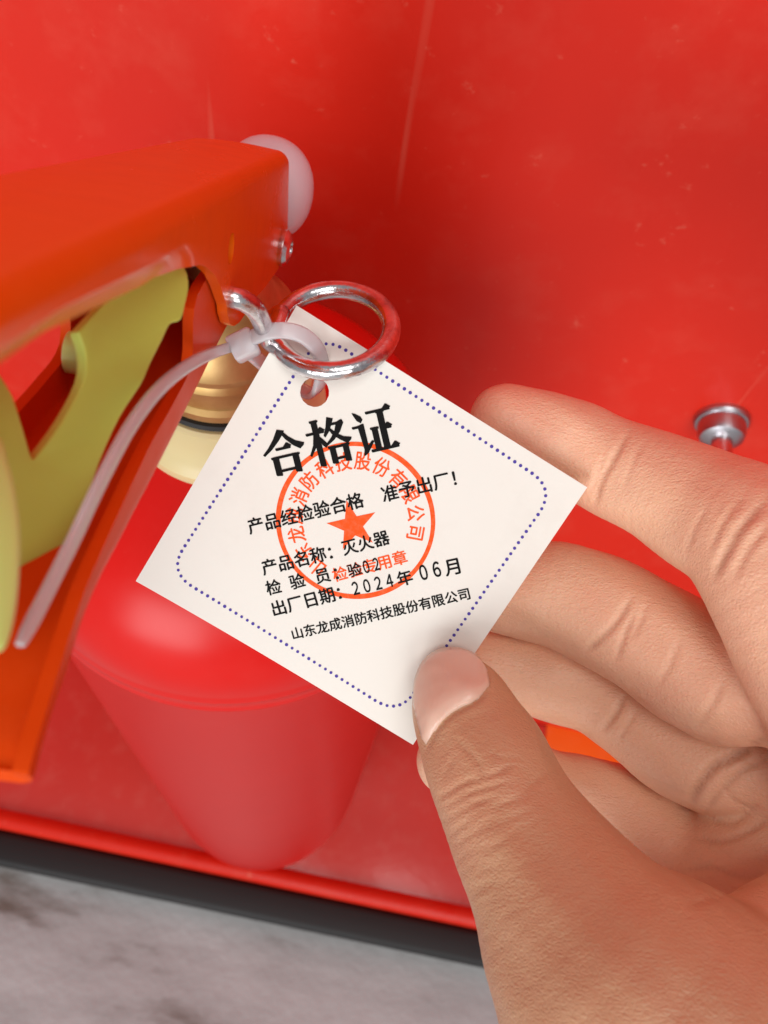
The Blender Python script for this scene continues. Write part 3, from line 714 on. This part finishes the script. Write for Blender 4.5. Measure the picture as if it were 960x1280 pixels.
# nail folds
nf = list(nail_cut[::2]); crease([(x + 1, y + 4) for x, y in nf], .55, .5)
crease([(608, 856), (610, 842), (604, 828)], .45, .5)
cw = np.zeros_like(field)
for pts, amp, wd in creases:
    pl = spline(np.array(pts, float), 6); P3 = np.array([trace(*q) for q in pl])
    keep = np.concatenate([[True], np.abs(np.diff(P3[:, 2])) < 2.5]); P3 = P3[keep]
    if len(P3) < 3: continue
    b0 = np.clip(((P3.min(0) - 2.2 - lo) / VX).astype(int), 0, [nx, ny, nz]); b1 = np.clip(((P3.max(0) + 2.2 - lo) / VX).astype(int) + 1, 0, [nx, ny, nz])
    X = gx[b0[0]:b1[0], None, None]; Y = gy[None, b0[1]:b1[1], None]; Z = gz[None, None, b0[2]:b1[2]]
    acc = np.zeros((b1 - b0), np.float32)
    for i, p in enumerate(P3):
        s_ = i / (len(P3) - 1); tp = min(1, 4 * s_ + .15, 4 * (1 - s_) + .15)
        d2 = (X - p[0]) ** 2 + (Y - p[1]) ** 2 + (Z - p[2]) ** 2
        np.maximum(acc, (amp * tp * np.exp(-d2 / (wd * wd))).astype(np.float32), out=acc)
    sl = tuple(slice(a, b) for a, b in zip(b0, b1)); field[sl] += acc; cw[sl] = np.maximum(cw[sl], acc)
# close the field at the cut behind the wrist, outside the frame
field[0], field[-1] = BIG, BIG; field[:, 0], field[:, -1] = BIG, BIG; field[:, :, 0], field[:, :, -1] = BIG, BIG
# surface nets
ins = field < 0
c8 = sum(ins[a:nx - 1 + a, b:ny - 1 + b, c:nz - 1 + c].astype(np.int8) for a in (0, 1) for b in (0, 1) for c in (0, 1))
act = np.argwhere((c8 > 0) & (c8 < 8)); idm = np.full((nx - 1, ny - 1, nz - 1), -1, np.int32); idm[act[:, 0], act[:, 1], act[:, 2]] = np.arange(len(act))
acc = np.zeros((len(act), 3)); cnt = np.zeros(len(act))
cor = [(a, b, c) for a in (0, 1) for b in (0, 1) for c in (0, 1)]
for i in range(8):
    for j in range(i + 1, 8):
        d = np.array(cor[j]) - np.array(cor[i])
        if abs(d).sum() != 1: continue
        A_ = act + cor[i]; B2 = act + cor[j]; fa = field[A_[:, 0], A_[:, 1], A_[:, 2]]; fb = field[B2[:, 0], B2[:, 1], B2[:, 2]]
        m_ = (fa < 0) != (fb < 0); s_ = np.where(m_, fa / np.where(m_, fa - fb, 1), 0)
        acc[m_] += (np.array(cor[i]) + d * s_[:, None])[m_]; cnt[m_] += 1
V = lo + VX * (act + acc / cnt[:, None])
quads = []
for ax in range(3):
    o1, o2 = [(1, 2), (2, 0), (0, 1)][ax]
    e = np.zeros(3, int); e[ax] = 1
    s0 = ins[:nx - (ax == 0), :ny - (ax == 1), :nz - (ax == 2)]; s1 = ins[e[0]:, e[1]:, e[2]:]
    ed = np.argwhere(s0 != s1); ed = ed[(ed[:, o1] > 0) & (ed[:, o2] > 0) & (ed[:, o1] < [nx, ny, nz][o1] - 1) & (ed[:, o2] < [nx, ny, nz][o2] - 1)]
    u1 = np.zeros(3, int); u1[o1] = 1; u2 = np.zeros(3, int); u2[o2] = 1
    q = [ed - u1 - u2, ed - u2, ed, ed - u1]; q = np.stack([idm[t_[:, 0], t_[:, 1], t_[:, 2]] for t_ in q], 1)
    fl = ~s0[ed[:, 0], ed[:, 1], ed[:, 2]]; q[fl] = q[fl][:, ::-1]; quads.append(q)
Q = np.concatenate(quads); Q = Q[(Q >= 0).all(1)]
vt_tone = tone[act[:, 0], act[:, 1], act[:, 2]]; vt_cr = cw[act[:, 0], act[:, 1], act[:, 2]]
# one light smoothing pass over the net
nb = np.zeros_like(V); nc = np.zeros(len(V))
for a in range(4):
    np.add.at(nb, Q[:, a], V[Q[:, (a + 1) % 4]]); np.add.at(nb, Q[:, a], V[Q[:, (a + 3) % 4]]); np.add.at(nc, Q[:, a], 2)
V = V * .75 + .25 * nb / np.maximum(nc, 1)[:, None]
VWp = c2w(V) / 1000
base = c2w(np.array(J(760, 1210, 118, 1)[:3])) / 1000
me = bpy.data.meshes.new('hand'); me.vertices.add(len(V)); me.vertices.foreach_set('co', (VWp - base).astype(np.float32).ravel())
me.loops.add(Q.size); me.loops.foreach_set('vertex_index', Q.ravel().astype(np.int32)); me.polygons.add(len(Q))
me.polygons.foreach_set('loop_start', np.arange(0, Q.size, 4, dtype=np.int32)); me.update(calc_edges=True); me.validate()
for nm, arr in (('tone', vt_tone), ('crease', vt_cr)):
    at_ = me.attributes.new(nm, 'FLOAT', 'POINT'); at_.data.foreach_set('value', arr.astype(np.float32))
me.shade_smooth()
M_skin = mat('skin', (.6, .32, .2), .42, spec=.5, sss=.25, sssr=(1, .36, .2), scl=.0016)
t = NT(M_skin)
at1 = t.n('ShaderNodeAttribute', attribute_name='tone'); at2 = t.n('ShaderNodeAttribute', attribute_name='crease')
light_ = t.mix(t.noise(60, 4), (.90, .57, .385), (.83, .46, .285)); dark_ = t.mix(t.noise(70, 4), (.66, .385, .225), (.55, .295, .16))
skin = t.mix(at1.outputs['Fac'], light_, dark_)
skin = t.mix(t.math('MULTIPLY', t.ramp(t.noise(35, 3), [(.5, (0, 0, 0)), (.72, (1, 1, 1))]), .25), skin, (.80, .28, .20))
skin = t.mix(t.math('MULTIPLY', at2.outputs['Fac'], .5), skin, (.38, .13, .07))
skin = t.mix(t.math('MULTIPLY', t.ramp(t.noise(1500, 2), [(.55, (0, 0, 0)), (.75, (1, 1, 1))]), .10), skin, (.40, .15, .08))
t.set('Base Color', skin)
t.set('Roughness', t.math('ADD', t.math('MULTIPLY', t.noise(300, 3), .22), .27))
nb0 = t.bump(t.vor(2600, 'DISTANCE_TO_EDGE'), .00006, .6)
nb1 = t.bump(t.vor(1150, 'DISTANCE_TO_EDGE', t.mapping((1, 1.7, 1.3), (.5, .3, .6))), .00016, .7, nb0)
nb2 = t.bump(t.noise(520, 6, .65, t.mapping((.8, 2.6, 1.5), (.4, .2, .9))), .0006, .32, nb1)
t.set('Normal', nb2)
me.materials.append(M_skin)
hand = bpy.data.objects.new('hand', me); col.objects.link(hand); hand.location = base
tag(hand, 'bare right hand pinching the lower corner of the white tag between thumb and fingers', 'hand')
# thumb nail
v, f, nl = [], [], []
for p, g_, i, j in ng:
    e = min(i, NU - 1 - i) / (NU / 2); s_ = j / (NV - 1)
    off = .26 * min(1, e * 1.8) - .14 + .10 * (1 - s_) - .75 * max(0, (s_ - .8) / .2) ** 1.5 + .10
    v.append(c2w(p + g_ * off) / 1000 - base); nl.append(s_ + .16 * (1 - min(1, e * 1.6)) * (s_ < .9) * -1)
nm_ = bpy.data.meshes.new('thumb_nail'); nm_.from_pydata([tuple(a) for a in v], [], [(j * NU + i, j * NU + i + 1, (j + 1) * NU + i + 1, (j + 1) * NU + i) for j in range(NV - 1) for i in range(NU - 1)])
nm_.shade_smooth()
atn = nm_.attributes.new('nl', 'FLOAT', 'POINT'); atn.data.foreach_set('value', np.array(nl, np.float32))
M_nail = mat('nail', (.66, .36, .27), .32, spec=.45, sss=.25, sssr=(1, .4, .3), scl=.0015, coat=.15)
t = NT(M_nail); an = t.n('ShaderNodeAttribute', attribute_name='nl')
t.set('Base Color', t.mix(.35, t.ramp(an.outputs['Fac'], [(0, (.76, .56, .43)), (.06, (.76, .50, .38)), (.66, (.74, .46, .34)), (.84, (.77, .50, .38)), (1, (.75, .48, .36))]), t.mix(t.noise(110, 3), (.78, .50, .39), (.70, .42, .32)))); t.set('Normal', t.bump(t.noise(500, 3, .5, t.mapping((4, .5, 1), (0, 0, .5))), .0001, .3))
nm_.materials.append(M_nail)
nail = bpy.data.objects.new('thumb_nail', nm_); col.objects.link(nail); nail.parent = hand
so = nail.modifiers.new('s', 'SOLIDIFY'); so.thickness = .0005; so.offset = -1; bake(nail)

# ------------------------------------------------------------------ orange bracket standing in for an unidentified patch between the fingers
q0 = on(738, 928, 2, 14)
ob = empty('orange_piece', (q0[0], q0[1], 0)); tag(ob, 'unidentified orange bracket on the cabinet floor, glimpsed between the lower fingers', 'piece')
M_or = paint('piece_orange', (.90, .16, .012), (.84, .13, .01), .4, .05, .04)
box('base_plate', (q0[0] - 30, q0[1] - 22, .2), (q0[0] + 30, q0[1] + 22, 2.2), M_or, ob, .5)
box('upright', (q0[0] - 30, q0[1] + 19.8, 2.3), (q0[0] + 30, q0[1] + 22, 26), M_or, ob, .5)
